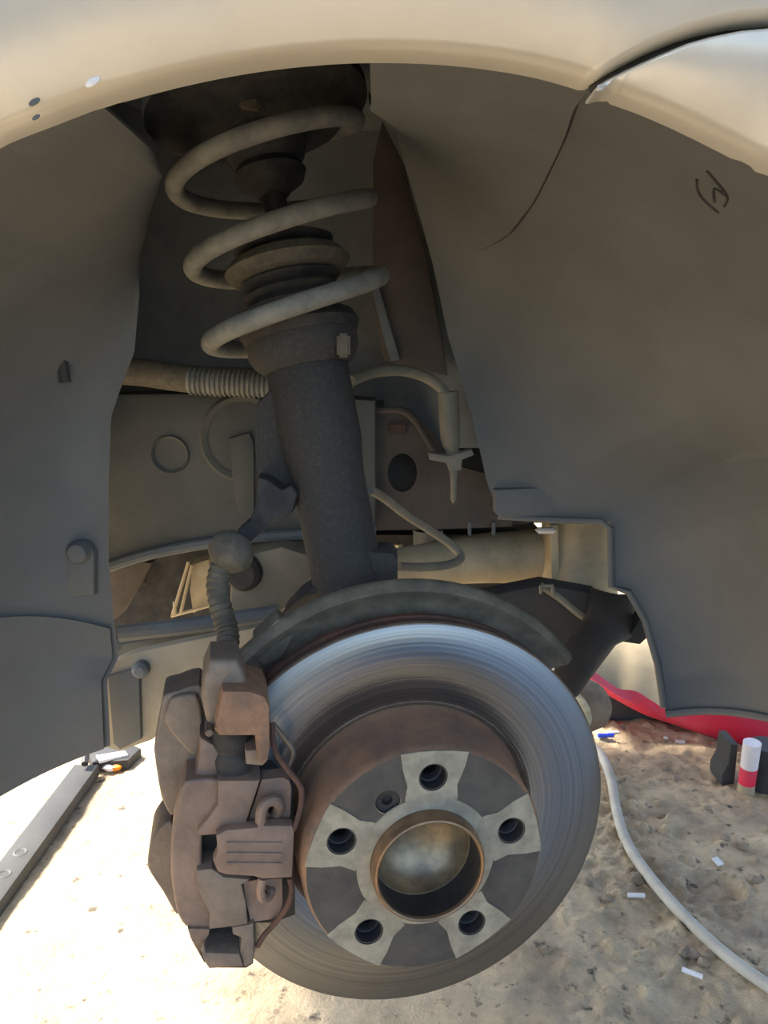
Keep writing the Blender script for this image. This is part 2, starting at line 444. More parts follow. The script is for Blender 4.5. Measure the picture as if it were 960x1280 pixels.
t = thing('arch_liner', 'grey plastic wheel arch liner behind the bumper side', 'liner', W(832, 893, .72))
obj('liner_shell', RB.mesh(0, 14, nt=112, ns=26), 'liner', t, smooth=40)
# lower lip roll of the liner and the stepped flange of the cut-out
bm = BM(); tube(bm, smooth_path([RB.at(13.98, s) for s in (.25, .45, .6, .75, .88, 1)], 4), .004, 8)
obj('liner_edge', bm, 'liner', t)
bm = BM(); tube(bm, [W(*p) for p in ((622, 645, .806), (690, 650, .797), (752, 652, .786), (763, 660, .784), (764, 733, .772), (786, 740, .764), (806, 775, .757), (822, 830, .743), (830, 885, .722))], .0035, 8)
obj('liner_flange', bm, 'liner', t)
bm = BM()
prism(bm, [W(u, v, .799) for u, v in ((618, 612), (700, 608), (798, 614), (798, 640), (764, 654), (626, 648), (618, 640))], (0, .01, 0), .004)
obj('liner_ledge', bm, 'liner', t)
# moulded mark near the bumper edge
bm = BM()
def rb_ts(u, v, a_lo=30, a_hi=75):      # surface parameters of the liner seen at a pixel
    r = ray(u, v).normalized(); best = None
    def err(ta, sb):
        q = RB.at(ta, sb)-CAM; return (q - r*q.dot(r)).length
    for a in range(a_lo, a_hi):
        for b in range(0, 41):
            e = err(a/10, b/40)
            if best is None or e < best[0]: best = (e, a/10, b/40)
    for _k in range(5):
        st = .05/(2.2**_k); _, a0, b0 = best
        for da in (-2, -1, 0, 1, 2):
            for db in (-2, -1, 0, 1, 2):
                sb = min(1, max(0, b0+db*st*.25)); e = err(a0+da*st, sb)
                if e < best[0]: best = (e, a0+da*st, sb)
    return best[1], best[2]
def rb_px(u, v, a_lo=30, a_hi=75): return RB.at(*rb_ts(u, v, a_lo, a_hi))
seam = [rb_ts(u, v, 0, 75) for u, v in ((722, 122), (708, 165), (690, 205), (668, 250), (640, 288), (615, 305), (598, 312))]
def seam_t(s):
    if s <= seam[0][1]: return seam[0][0]
    for (t0, s0), (t1, s1) in zip(seam[:-1], seam[1:]):
        if s0 <= s <= s1 and s1 > s0: return t0+(t1-t0)*(s-s0)/(s1-s0)
    return seam[-1][0]
obj('liner_overlap', RB.mesh(0.0, 3.0, 0, max(0.02, seam[-1][1]), nt=40, ns=30, off=.004, thick=.003, tfun=seam_t), 'liner', t, smooth=40)
bs = BM(); tube(bs, smooth_path([RB.at(*q) + (CAM-RB.at(*q)).normalized()*.001 for q in seam], 4), .0013, 6)
obj('liner_seam', bs, 'liner_dark', t)
for seq in (((871, 224), (872, 238), (880, 250), (898, 266)), ((884, 214), (896, 228), (909, 246), (905, 258)), ((909, 246), (893, 236), (893, 252))):
    ps = [rb_px(u, v) + (CAM-rb_px(u, v)).normalized()*.001 for u, v in seq]
    tube(bm, smooth_path(ps, 4), .0008, 6)
obj('moulded_mark', bm, 'liner_dark', t)

L_OUT = [(122, 128), (100, 137), (60, 152), (0, 178), (-120, 246), (-230, 335), (-310, 450), (-350, 560), (-370, 660), (-390, 760), (-400, 880), (-410, 1030), (-410, 1190), (-400, 1330)]
L_IN = [(126, 140, .60), (132, 162, .70), (165, 215, .70), (174, 300, .70), (174, 370, .70), (168, 440, .70), (150, 488, .70), (139, 520, .70), (136, 600, .70), (136, 700, .70), (142, 770, .70), (148, 822, .70), (134, 850, .69), (138, 932, .68)]
LB = Bowl(L_OUT, L_IN, .396, ctrl=.98, grow=1.0)
t = thing('arch_liner', 'dark grey plastic wheel arch liner beside the brake caliper side', 'liner', W(138, 932, .68))
obj('liner_shell', LB.mesh(0, 13, nt=112, ns=26), 'liner', t, smooth=40)
obj('liner_overlap', LB.mesh(10.3, 13.0, 0.0, .985, nt=24, ns=26, off=.004, thick=.003), 'liner', t, smooth=40)
bm = BM()
prism(bm, [W(u, v, .690) for u, v in ((76, 700), (80, 684), (90, 676), (102, 675), (112, 680), (118, 692), (118, 745), (80, 748))], (0, .02, 0), .005)
obj('boss', bm, 'liner', t)
bm = BM(); lathe(bm, [(0, .006), (.008, .005), (.011, 0), (.011, -.01)], axis_mat(W(98, 691, .689), (0, -1, 0)), 20)
obj('clip', bm, 'liner', t)
bm = BM(); tube(bm, [W(u, v, .672) for u, v in ((76, 432), (78, 455), (82, 478))], .005, 8)
obj('moulded_slot', bm, 'liner_dark', t)
# splash plate between the left liner and the caliper
t = thing('splash_plate', 'grey-brown splash plate with a round bolt behind the caliper', 'plate', W(150, 935, .72))
bm = BM(); prism(bm, [W(u, v, .735) for u, v in ((152, 822), (170, 815), (240, 800), (330, 782), (380, 800), (380, 880), (260, 900), (210, 905), (190, 926), (150, 940), (134, 936), (112, 905), (112, 845))], (0, .012, 0), .004)
obj('plate', bm, 'splash', t)
bm = BM(); prism(bm, [W(u, v, .728) for u, v in ((134, 846), (168, 836), (174, 848), (176, 925), (150, 938), (141, 930))], (0, .006, 0), .003)
obj('tab', bm, 'liner', t)
bm = BM(); lathe(bm, [(0, .005), (.005, .0045), (.008, .001), (.008, -.01)], axis_mat(W(175, 838, .727), (0, -1, 0)), 18)
obj('bolt', bm, 'body_dark', t)
bm = BM(); prism(bm, [W(u, v, .80) for u, v in ((150, 806), (205, 795), (345, 772), (345, 790), (205, 812), (152, 822))], (0, .02, 0), .003)
obj('upper_flange', bm, 'body_dark', t)

# ================================================================ INNER BODY
t = thing('strut_tower', 'dark sheet metal strut tower around the coil spring', 'body panel', W(300, 600, .95))
bm = BM()       # curved tower wall behind the spring, open at the front
a = [W(u, v, y) for u, v, y in ((40, 110, .66), (110, 110, .78), (180, 100, .90), (330, 90, .95), (480, 90, .90), (545, 120, .82), (640, 120, .80))]
b = [W(u, v, y) for u, v, y in ((40, 560, .74), (110, 560, .82), (180, 560, .90), (330, 560, .93), (480, 560, .90), (580, 560, .85), (680, 560, .83))]
a, b = smooth_path(a, 5), smooth_path(b, 5)
rows = [[p + Vector((0, 0, .08)) for p in a]] + [[x.lerp(y, k/6) for x, y in zip(a, b)] for k in range(7)]
vs = [[bm.verts.new(p) for p in r] for r in rows]
for r in range(len(vs)-1):
    for k in range(len(a)-1): bm.faces.new((vs[r][k], vs[r][k+1], vs[r+1][k+1], vs[r+1][k]))
obj('tower_wall', bm, 'body_dark', t, smooth=60)
bm = BM()       # domed roof of the tower
lathe(bm, [(0, .02), (.05, .02), (.065, .012), (.07, 0), (.12, -.005), (.22, -.03), (.34, -.03)], axis_mat(W(325, 118, .735)+Vector((0, 0, .03)), (0.1, -.1, 1)), 40)
obj('tower_roof', bm, 'body_dark', t)
bm = BM()
prism(bm, [W(u, v, .83) for u, v in ((478, 150), (505, 205), (535, 330), (552, 420), (560, 470), (480, 450), (466, 380), (466, 200))], (0, .01, 0), .003)
obj('tower_flange', bm, 'body_brown', t)
bm = BM(); prism(bm, [W(u, v, .825) for u, v in ((464, 362), (474, 360), (500, 450), (488, 452))], (0, .006, 0), .001)
obj('tower_rib', bm, 'body_dark', t)

t = thing('frame_rail', 'grey chassis rail panel with round dimples behind the strut', 'body panel', W(140, 700, .85))
bm = BM()
prism(bm, [W(u, v, .84) for u, v in ((120, 494), (150, 492), (330, 490), (470, 500), (470, 660), (380, 668), (290, 672), (240, 678), (190, 688), (140, 706), (110, 716))], (0, .05, 0), .006)
obj('rail_panel', bm, 'rail', t)
for (u, v, r) in ((213, 568, .021), (305, 548, .048)):
    bm = BM(); lathe(bm, [(r*.80, .0015), (r*.92, .004), (r, 0)], axis_mat(W(u, v, .8405), (0, -1, 0)), 32)
    obj('pressed_ring', bm, 'rail', t)
bm = BM(); prism(bm, [W(u, v, .834) for u, v in ((285, 548), (312, 540), (318, 556), (318, 648), (296, 640), (290, 600))], (0, .01, 0), .004)
obj('bracket_tab', bm, 'rail', t)
bm = BM(); tube(bm, smooth_path([W(u, v, .835) for u, v in ((120, 714), (190, 692), (290, 675), (380, 668), (470, 664))], 4), .006, 8)
obj('rail_edge', bm, 'body_dark', t)
t = thing('chassis_plate', 'brown chassis plate with a dark round hole behind the wiring plug', 'body panel', W(440, 660, .85))
# plate with a real hole
P2 = [W(u, v, .86) for u, v in ((436, 516), (470, 512), (512, 514), (545, 545), (562, 580), (600, 590), (640, 600), (640, 658), (600, 660), (440, 664))]
hc = W(503, 591, .86)
v2, f2 = flat_cdt([(p.x, p.z) for p in P2], [[(hc.x+.016*math.cos(a*PI/12), hc.z+.021*math.sin(a*PI/12)) for a in range(24)]])
bm = BM(); vv = [bm.verts.new((p.x, .86, p.y)) for p in v2]
for tt in f2: bm.faces.new([vv[i] for i in tt])
g = bmesh.ops.extrude_face_region(bm, geom=list(bm.faces), use_keep_orig=True)
for q in g['geom']:
    if isinstance(q, bmesh.types.BMVert): q.co.y += .008
obj('plate', bm, 'body_brown', t)
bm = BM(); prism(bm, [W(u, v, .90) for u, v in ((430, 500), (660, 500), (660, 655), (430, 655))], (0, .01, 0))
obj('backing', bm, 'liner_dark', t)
bm = BM(); tube(bm, smooth_path([W(u, v, .853) for u, v in ((445, 520), (470, 514), (508, 516), (535, 552), (548, 576))], 4), .004, 8)
obj('pressed_edge', bm, 'body_brown', t)
bm = BM(); box(bm, W(497, 535, .857), .02, .006, .012, .002)
obj('red_sticker', bm, 'rust_dark', t)
for u in (587, 617):
    bm = BM(); box(bm, W(u, 660, .85), .003, .01, .016, .001); obj('edge_tab', bm, 'body_dark', t)

# corrugated wiring conduit at the left of the strut
t = thing('wiring_conduit', 'grey ribbed wiring conduit running from the liner to the strut', 'conduit', W(160, 475, .80))
bm = BM(); tube(bm, smooth_path([W(u, v, .80) for u, v in ((130, 462), (180, 466), (240, 474), (345, 478))], 6), .0135, 14)
obj('sleeve', bm, 'hose', t)
bm = BM(); pts = resample([W(235, 476, .796), W(345, 482, .796)], .0012)
tube(bm, pts, [.0138 if (k//2) % 2 else .0118 for k in range(len(pts))], 14)
obj('ribbed_tube', bm, 'spring', t)

# body mass above and behind (engine bay floor, inner wing) that keeps the arch dark
t = thing('engine_bay', 'dark engine bay underside behind the suspension', 'car body', (0, 1.4, .6))
def slab(name, x0, x1, y0, y1, z0, z1, m, par, bev=.01):
    bm = BM(); box(bm, Vector(((x0+x1)/2, (y0+y1)/2, (z0+z1)/2)), x1-x0, y1-y0, z1-z0, bev); return obj(name, bm, m, par)
slab('inner_wing', -.47, .62, .985, 1.0, .56, 1.02, 'body_dark', t)
slab('bonnet_panel', -.62, .62, .42, 1.54, 1.0, 1.03, 'body_dark', t)
slab('undertray', -.42, .60, 1.0, 1.54, .50, .56, 'liner_dark', t)
slab('bulkhead', -.50, -.47, .70, 1.54, .50, 1.0, 'body_dark', t)
slab('front_panel', .60, .62, .42, 1.54, .55, 1.0, 'body_dark', t)

# ================================================================ STRUT AND SPRING
SB, ST = W(436, 730, .615), W(322, 140, .68)         # strut axis
AX = (ST-SB).normalized()
def on_axis(v_px):          # axis point that shows at image row v
    lo, hi = -.1, 1.2
    for _ in range(40):
        m_ = (lo+hi)/2; p = SB.lerp(ST, m_); q = p-CAM
        zc = q.dot(Vector((0, SP, CP))); yc = q.dot(Vector((0, CP, -SP))); vv = 640-F*zc/yc
        if vv > v_px: lo = m_
        else: hi = m_
    return SB.lerp(ST, lo)
def seg_lathe(name, v0, v1, prof, m, par, seg=40):
    p0, p1 = on_axis(v0), on_axis(v1); h = (p1-p0).length
    bm = BM(); lathe(bm, [(r, z*h) for r, z in prof], axis_mat(p0, p1-p0), seg)
    return obj(name, bm, m, par)
t = thing('suspension_strut', 'dark dusty suspension strut rising behind the brake disc', 'strut', SB)
seg_lathe('damper_tube', 740, 455, [(0, 0), (.0288, 0), (.0288, .5), (.0305, .58), (.0325, .66), (.0325, .98), (.030, 1), (0, 1)], 'strut', t)
seg_lathe('spring_seat', 462, 415, [(0, 0), (.034, 0), (.041, .25), (.044, .45), (.044, .9), (.040, 1), (0, 1)], 'strut', t)
seg_lathe('seat_collar', 424, 400, [(.0, 0), (.045, 0), (.048, .5), (.044, 1), (0, 1)], 'rubber', t)
bm = BM(); q = on_axis(432); box(bm, q+Vector((.034, -.032, 0)), .010, .01, .018, .002); obj('seat_tab', bm, 'hose', t)
seg_lathe('dust_boot', 405, 300, [(0, 0)]+[(.034+(.006 if k % 2 else 0), k/14) for k in range(14)]+[(.03, 1), (0, 1)], 'rubber', t)
seg_lathe('boot_ring', 352, 318, [(.030, 0), (.044, .15), (.050, .5), (.044, .85), (.030, 1)], 'hose', t)
seg_lathe('piston_rod', 320, 180, [(0, 0), (.0095, 0), (.0095, 1), (0, 1)], 'dark_steel', t, 20)
seg_lathe('bump_stop', 246, 165, [(0, 0), (.012, .0), (.016, .08), (.026, .2), (.029, .34), (.025, .46), (.030, .55), (.034, .75), (.034, 1), (0, 1)], 'rubber', t)
seg_lathe('rod_nut', 250, 236, [(0, 0), (.006, 0), (.008, .4), (.008, 1)], 'spring_steel', t, 12)
seg_lathe('top_mount', 172, 128, [(0, 0), (.045, 0), (.075, .4), (.088, .7), (.088, 1), (0, 1)], 'rubber', t)
bm = BM(); box(bm, W(312, 130, .63), .016, .012, .008, .002); obj('mount_stud', bm, 'hose', t)
# knuckle clamp and brackets
bm = BM(); prism(bm, [W(u, v, .60) for u, v in ((462, 690), (490, 692), (497, 700), (497, 724), (380, 745), (352, 770), (372, 748), (390, 735))], (0, .035, 0), .004)
obj('knuckle_clamp', bm, 'strut', t)
bm = BM(); prism(bm, [W(u, v, .628) for u, v in ((320, 505), (336, 488), (372, 480), (385, 520), (385, 600), (372, 606), (358, 612), (344, 604), (334, 606), (322, 600), (318, 560))], (0, .03, 0), .005)
obj('hose_bracket', bm, 'strut', t)
bm = BM(); prism(bm, [W(u, v, .605) for u, v in ((322, 596), (336, 600), (352, 612), (364, 606), (372, 618), (366, 640), (354, 652), (342, 650), (330, 664), (314, 678), (296, 682), (296, 664), (312, 650), (320, 630))], (0, .022, 0), .004)
obj('link_arm', bm, 'rubber', t)

# coil spring: one continuous helix
HB, HT = on_axis(405), on_axis(150)
ax = (HT-HB).normalized(); ex = (Vector((1, 0, 0)) - ax*ax.x).normalized(); ey = Vector((0, 1, .02)).normalized()
pts = []
for deg in range(80, 1146, 8):          # image rows of the axis at 180, 540 and 900 degrees: 406, 311, 211
    a = math.radians(deg)
    v_ = 412-(deg-180)*93/360 if deg < 540 else 319-(deg-540)*98/360
    r = .0695 + .006*(deg-80)/1066
    pts.append(on_axis(v_) + r*(math.cos(a)*ex + math.sin(a)*ey))
bm = BM(); tube(bm, pts, .0074, 14)
tag(obj('coil_spring', bm, 'spring', smooth=60), 'grey dusty coil spring wound around the strut top', 'spring')

# ================================================================ BRAKE DISC AND HUB
t = thing('brake_disc', 'worn steel brake disc with rusty hat and five bolt holes', 'brake disc', MD)
def dobj(name, bm, m, par, smooth=35): return obj(name, bm, m, par, smooth, world=False)
bm = BM(); lathe(bm, [(.0905, -.0006), (.0915, 0), (.1452, 0), (.1462, -.0006)], None, 180)
dobj('friction_ring', bm, 'friction', t)
bm = BM(); lathe(bm, [(.0865, -.003), (.0885, -.0005), (.0897, .0004), (.0905, -.0006)], None, 140)
dobj('polished_step', bm, 'spring_steel', t)
bm = BM(); lathe(bm, [(.1462, -.0006), (.1474, -.0022), (.1474, -.0075), (.1455, -.0078), (.1455, -.0145), (.1474, -.0148), (.1474, -.0205), (.146, -.022), (.09, -.022)], None, 160)
dobj('outer_rim', bm, 'rust_dark', t)
bm = BM(); lathe(bm, [(.1456, -.0003), (.1466, -.0006), (.1472, -.0014), (.1476, -.0024)], None, 180)
dobj('rim_bevel', bm, 'spring_steel', t)
HH = .0471
bm = BM(); lathe(bm, [(.0865, -.003), (.0845, .0005), (.0832, .006), (.0812, HH-.006), (.0800, HH-.002), (.0785, HH)], None, 140)
dobj('hat', bm, 'hat_rust', t)
PH = 1.5057
bolts = [(.06*math.cos(PH-k*2*PI/5), .06*math.sin(PH-k*2*PI/5)) for k in range(5)]
scr = L(485, 1003, HH)
v2, f2 = flat_cdt(circle(0, 0, .0786, 120), [circle(0, 0, .0375, 60)]+[circle(x, y, .0086, 28) for x, y in bolts]+[circle(scr.x, scr.y, .0082, 28)])
bm = BM(); vv = [bm.verts.new((p.x, p.y, HH)) for p in v2]
for tt in f2: bm.faces.new([vv[i] for i in tt])
dobj('hat_face', bm, 'hat_face', t)
for x, y in bolts:
    bm = BM(); m_ = Matrix.Translation((x, y, 0))
    lathe(bm, [(.0096, HH+.0006), (.0086, HH-.001), (.0082, HH-.009), (.0072, HH-.0095)]+[(.0066 if k % 2 else .0072, HH-.010-.0008*k) for k in range(8)]+[(.0068, HH-.024), (0, HH-.024)], m_, 28)
    dobj('bolt_hole', bm, 'dark_steel', t)
    r_ = Vector((x, y)).normalized(); q_ = Vector((-r_.y, r_.x))
    prof = [(.0765, -.0225), (.0778, -.012), (.0783, 0), (.0778, .012), (.0765, .0225), (.066, .0205), (.054, .0165), (.0455, .0175), (.0435, .0175), (.043, 0), (.0435, -.0175), (.0455, -.0175), (.054, -.0165), (.066, -.0205)]
    loop = [r_*a + q_*b for a, b in prof]
    v3, f3 = flat_cdt([tuple(p) for p in loop], [circle(x, y, .0096, 28)])
    bm = BM(); vv = [bm.verts.new((p.x, p.y, HH+.0007)) for p in v3]
    for tt in f3: bm.faces.new([vv[i] for i in tt])
    g = bmesh.ops.extrude_face_region(bm, geom=list(bm.faces), use_keep_orig=True)
    for q in g['geom']:
        if isinstance(q, bmesh.types.BMVert): q.co.z -= .0009
    dobj('contact_pad', bm, 'contact', t)
bm = BM(); lathe(bm, [(.0082, HH-.0006), (.0074, HH-.0022), (.0036, HH-.0026), (.003, HH-.006), (0, HH-.006)], Matrix.Translation((scr.x, scr.y, 0)), 28)
dobj('locating_screw', bm, 'dark_steel', t)
bm = BM(); lathe(bm, [(.0465, HH-.0003), (.0460, HH+.0006), (.0375, HH+.0006), (.0375, HH-.004)], None, 80)
dobj('bore_ring', bm, 'contact', t)

t = thing('wheel_hub', 'rusty hub lip with hollow domed cap in the disc centre', 'wheel hub', MD)
bm = BM(); lathe(bm, [(.0372, HH-.006), (.0372, HH+.009), (.0362, HH+.0115), (.0352, HH+.012), (.0342, HH+.0112), (.0339, HH+.009)], None, 90)
dobj('hub_lip', bm, 'hub_lip', t)
bm = BM(); lathe(bm, [(.0339, HH+.009), (.0336, HH+.004), (.0335, HH-.012)], None, 90)
dobj('hub_bore', bm, 'dark_steel', t)
bm = BM(); lathe(bm, [(.0335, HH-.012)]+[(.0325*math.cos(a*PI/40), HH-.012-.022*math.sin(a*PI/40)) for a in range(0, 21)], None, 80)
dobj('hub_cap', bm, 'cap_metal', t)
bm = BM(); lathe(bm, [(.0, .002), (.005, .002), (.0068, .004), (.008, .002), (.0085, -.004)], axis_mat((-.006, .016, HH-.027), (0.1, -.5, 1)), 24)
dobj('cap_dimple', bm, 'dark_steel', t)

# dust shield behind the disc
t = thing('dust_shield', 'grey dirt-caked brake dust shield curving behind the disc top', 'shield', MD)
bm = BM()
sh = [(.100, -.040), (.150, -.044), (.160, -.046), (.1655, -.043), (.168, -.036), (.166, -.030), (.161, -.027), (.157, -.030), (.150, -.036), (.100, -.034)]
lathe(bm, sh, None, 90, math.radians(37), math.radians(150), close=True)
dobj('shield_ring', bm, 'shield', t, 50)
bm = BM(); prism(bm, [L(u, v, -.032) for u, v in ((318, 800), (348, 772), (372, 790), (352, 826), (330, 834), (316, 822))], (0, 0, -.02), .005)
dobj('shield_ear', bm, 'shield', t)

# ================================================================ CALIPER (disc frame; pixel outlines measured on the photo crop)
t = thing('brake_caliper', 'rusty brown brake caliper clamped over the disc edge', 'brake caliper', MD)
def Z(pts, c): return [L(180+x/2.91, 800+y/2.91, c) for x, y in pts]
def rounded(pts, n=4):
    k = len(pts); q = [Vector((x, y, 0)) for x, y in pts]
    out = []
    for i in range(k):
        p0, p1, p2, p3 = q[i-1], q[i], q[(i+1) % k], q[(i+2) % k]
        for j in range(n):
            f_ = j/n; c_ = .5*((2*p1)+(p2-p0)*f_+(2*p0-5*p1+4*p2-p3)*f_*f_+(3*p1-p0-3*p2+p3)*f_**3); c_ = c_.lerp(p1.lerp(p2, f_), .35); out.append((c_.x, c_.y))
    return out
def cal(name, pts, c0, c1, m='caliper', bev=.003, par=None, seg=2, rnd=0):
    if rnd: pts = rounded(pts, rnd)
    bm = BM(); prism(bm, Z(pts, c1), (0, 0, c0-c1), bev, seg); return dobj(name, bm, m, par or t, 40)
cal('piston_housing', [(70, 205), (120, 188), (200, 165), (250, 250), (255, 520), (175, 545), (130, 620), (97, 640), (62, 570), (36, 400), (52, 300)], -.032, -.002, 'caliper', .010, seg=4, rnd=3)
cal('cylinder_bulge', [(22, 745), (55, 690), (98, 660), (140, 760), (150, 960), (118, 1000), (70, 920), (14, 830)], -.050, -.012, 'caliper', .014, seg=4, rnd=4)
cal('housing_boss', [(100, 215), (190, 200), (215, 300), (200, 420), (150, 400), (75, 300)], -.02, .003, 'caliper', .006, seg=3, rnd=3)
cal('bridge', [(150, 515), (290, 512), (285, 610), (215, 700), (212, 830), (225, 920), (250, 1010), (245, 1055), (152, 1045), (118, 985), (97, 850), (101, 700), (122, 600)], -.030, .026, 'caliper_pink', .010, seg=4, rnd=3)
cal('bridge_lug', [(202, 350), (285, 400), (292, 520), (176, 522), (196, 440)], -.02, .020, 'caliper_pink', .004)
cal('finger', [(268, 512), (425, 510), (400, 590), (372, 672), (300, 684), (262, 712), (196, 716), (196, 690), (235, 645), (266, 600)], .004, .031, 'caliper_pink', .003)
cal('finger', [(192, 838), (248, 832), (290, 862), (390, 872), (356, 892), (372, 960), (378, 1035), (320, 1045), (236, 1055), (238, 1000), (205, 930), (190, 890)], .004, .031, 'caliper', .003)
cal('pad_backplate', [(190, 470), (465, 465), (500, 500), (545, 520), (550, 1000), (470, 1030), (190, 1030)], .0015, .012, 'dark_steel', .001)
# upper carrier lug
lug = cal('carrier_bracket', [(213, 140), (240, 76), (340, 74), (362, 120), (385, 192), (300, 215), (272, 350), (226, 300), (206, 215)], -.004, .030, 'caliper', .008, seg=3)
cal('lug_face', [(284, 186), (385, 186), (440, 206), (458, 242), (460, 400), (452, 440), (432, 462), (412, 440), (404, 352), (270, 352), (258, 300), (266, 270)], .0, .043, 'rust', .006, lug)
cal('lug_hook', [(368, 402), (456, 396), (452, 442), (432, 462), (370, 456)], .0, .034, 'caliper', .003, lug)
cal('lug_back', [(350, 96), (420, 100), (440, 130), (400, 190), (370, 170)], -.045, -.026, 'caliper', .003, lug)
bm = BM(); lathe(bm, [(0, 0), (.012, 0), (.013, .01), (.011, .015), (.013, .02), (.013, .04), (0, .04)], axis_mat(L(180+325/2.91, 800+470/2.91, .014), (0, 1, 0)), 20)
dobj('pin_boot', bm, 'rubber', t)
bm = BM(); lathe(bm, [(0, .004), (.0022, .0036), (.003, .001), (.003, -.01)], Matrix.Translation(L(180+238/2.91, 800+330/2.91, .034)), 12)
dobj('bleed_nipple', bm, 'spring_steel', t)
# lower carrier lug
low = cal('carrier_foot', [(160, 1050), (398, 1030), (402, 1110), (398, 1180), (372, 1196), (236, 1196), (196, 1132)], -.02, .010, 'dark_steel', .002)
cal('foot_ledge', [(206, 1134), (218, 1104), (226, 1138), (346, 1142), (362, 1190), (236, 1197), (222, 1176)], .0, .032, 'caliper', .003, low)
cal('foot_side', [(158, 1050), (240, 1052), (236, 1072), (218, 1104), (206, 1134), (222, 1180), (194, 1132), (170, 1088)], .0, .028, 'caliper_pink', .003, low)
cal('foot_rib', [(318, 1046), (378, 1036), (400, 1030), (402, 1108), (398, 1178), (366, 1194), (346, 1140), (352, 1086), (322, 1076)], .0, .030, 'caliper', .003, low)
# outer pad ears with hook slots
def ear(pts, hole):
    lp = [tuple(L(180+x/2.91, 800+y/2.91, .026).xy) for x, y in pts]; hl = [tuple(L(180+x/2.91, 800+y/2.91, .026).xy) for x, y in hole]
    v3, f3 = flat_cdt(lp, [hl]); bm = BM(); vv = [bm.verts.new((p.x, p.y, .026)) for p in v3]
    for tt in f3: bm.faces.new([vv[i] for i in tt])
    g = bmesh.ops.extrude_face_region(bm, geom=list(bm.faces), use_keep_orig=True)
    for q in g['geom']:
        if isinstance(q, bmesh.types.BMVert): q.co.z -= .012
    return dobj('pad_ear', bm, 'caliper_pink', t)
ear([(428, 508), (505, 500), (528, 512), (536, 540), (532, 640), (520, 655), (490, 668), (372, 676), (402, 590)], [(468+24*math.cos(a*PI/10), 605+32*math.sin(a*PI/10)) for a in range(20)])
ear([(360, 880), (420, 872), (502, 868), (504, 960), (490, 1000), (462, 1016), (388, 1026), (374, 960)], [(442+22*math.cos(a*PI/10), 918+28*math.sin(a*PI/10)) for a in range(20)])
# retaining spring
sp_ = cal('retaining_spring', [(262, 712), (300, 692), (412, 682), (414, 640), (436, 636), (440, 676), (540, 676), (548, 700), (540, 866), (432, 872), (400, 862), (300, 856), (268, 846), (250, 806), (268, 770)], .030, .038, 'caliper_pink', .0025)
for yy in (738, 776, 812):
    bm = BM(); tube(bm, Z([(300, yy), (500, yy+2)], .0378), .0014, 8); dobj('pressed_rib', bm, 'caliper_pink', sp_)
def wire(name, pts, c, r, m='spring_steel'):
    bm = BM(); ps = [L(180+x/2.91, 800+y/2.91, cc) for (x, y), cc in zip(pts, c)]
    tube(bm, smooth_path(ps, 6), r, 10); dobj(name, bm, m, sp_)
wire('spring_arm', [(545, 690), (562, 640), (572, 590), (570, 535), (530, 480), (490, 425), (470, 370), (466, 300)], [.036, .036, .036, .036, .034, .032, .03, .026], .0019, 'rust_dark')
wire('spring_arm', [(530, 866), (538, 910), (520, 970), (476, 1030), (436, 1075), (414, 1112)], [.036, .036, .034, .03, .028, .026], .0019, 'rust_dark')
wire('spring_arm', [(470, 308), (510, 355), (542, 405), (530, 450), (520, 480)], [.012]*5, .0018)
wire('spring_hook', [(424, 660), (428, 620), (446, 590), (476, 584), (490, 604), (482, 632), (462, 634)], [.036, .036, .035, .033, .030, .026, .020], .0036, 'caliper_pink')
wire('spring_hook', [(432, 866), (424, 905), (430, 938), (452, 934), (462, 910), (454, 895)], [.036, .036, .034, .030, .026, .020], .0030, 'caliper_pink')

# brake hose down to the caliper
t = thing('brake_hose', 'thick dirty brake hose dropping from ball joint into the caliper', 'hose', W(280, 835, .56))
hp = smooth_path([W(u, v, y) for u, v, y in ((288, 690, .60), (278, 705, .596), (272, 730, .592), (276, 760, .586), (284, 788, .578), (284, 812, .565), (276, 838, .552))], 10)
hr = [.0085+.0006*math.sin(k*2.2) for k in range(len(hp))]
bm = BM(); tube(bm, hp, hr, 14); obj('hose', bm, 'hose', t)
bm = BM(); lathe(bm, [(0, -.017), (.010, -.0155), (.0145, -.009), (.0155, 0), (.0145, .008), (.010, .013), (.006, .016), (0, .016)], axis_mat(W(290, 690, .596), (1, -.5, -.5)), 28)
obj('ball_joint', bm, 'hose', t)

# ================================================================ UNDERBODY PIECES
t = thing('control_arm', 'pale cast suspension arm left of the strut behind the hose', 'suspension arm', W(300, 780, .80))
bm = BM(); prism(bm, [W(u, v, .80) for u, v in ((286, 704), (320, 690), (352, 682), (388, 694), (392, 722), (370, 748), (345, 775), (286, 786))], (0, .05, 0), .01)
obj('arm_casting', bm, 'arm', t)
bm = BM(); lathe(bm, [(0, .004), (.016, .004), (.02, 0), (.02, -.02)], axis_mat(W(302, 716, .797), (-.3, -1, 0)), 24)
obj('arm_bush', bm, 'rubber', t)
bm = BM(); tube(bm, [W(u, v, .785) for u, v in ((150, 792), (240, 782), (350, 766))], .009, 10); obj('arm_rib', bm, 'body_dark', t)
bm = BM(); lathe(bm, [(0, .002), (.003, .002), (.0035, 0), (.0035, -.004)], axis_mat(W(337, 765, .798), (0, -1, 0)), 12); obj('arm_hole', bm, 'rubber', t)
t = thing('inner_bracket', 'pale lit bracket seen through the dark gap beside the liner', 'bracket', W(245, 770, .95))
bm = BM(); prism(bm, [W(u, v, .95) for u, v in ((240, 705), (262, 698), (266, 755), (240, 768), (236, 740))], (0, .03, 0), .006); obj('bracket_body', bm, 'pale_alloy', t)
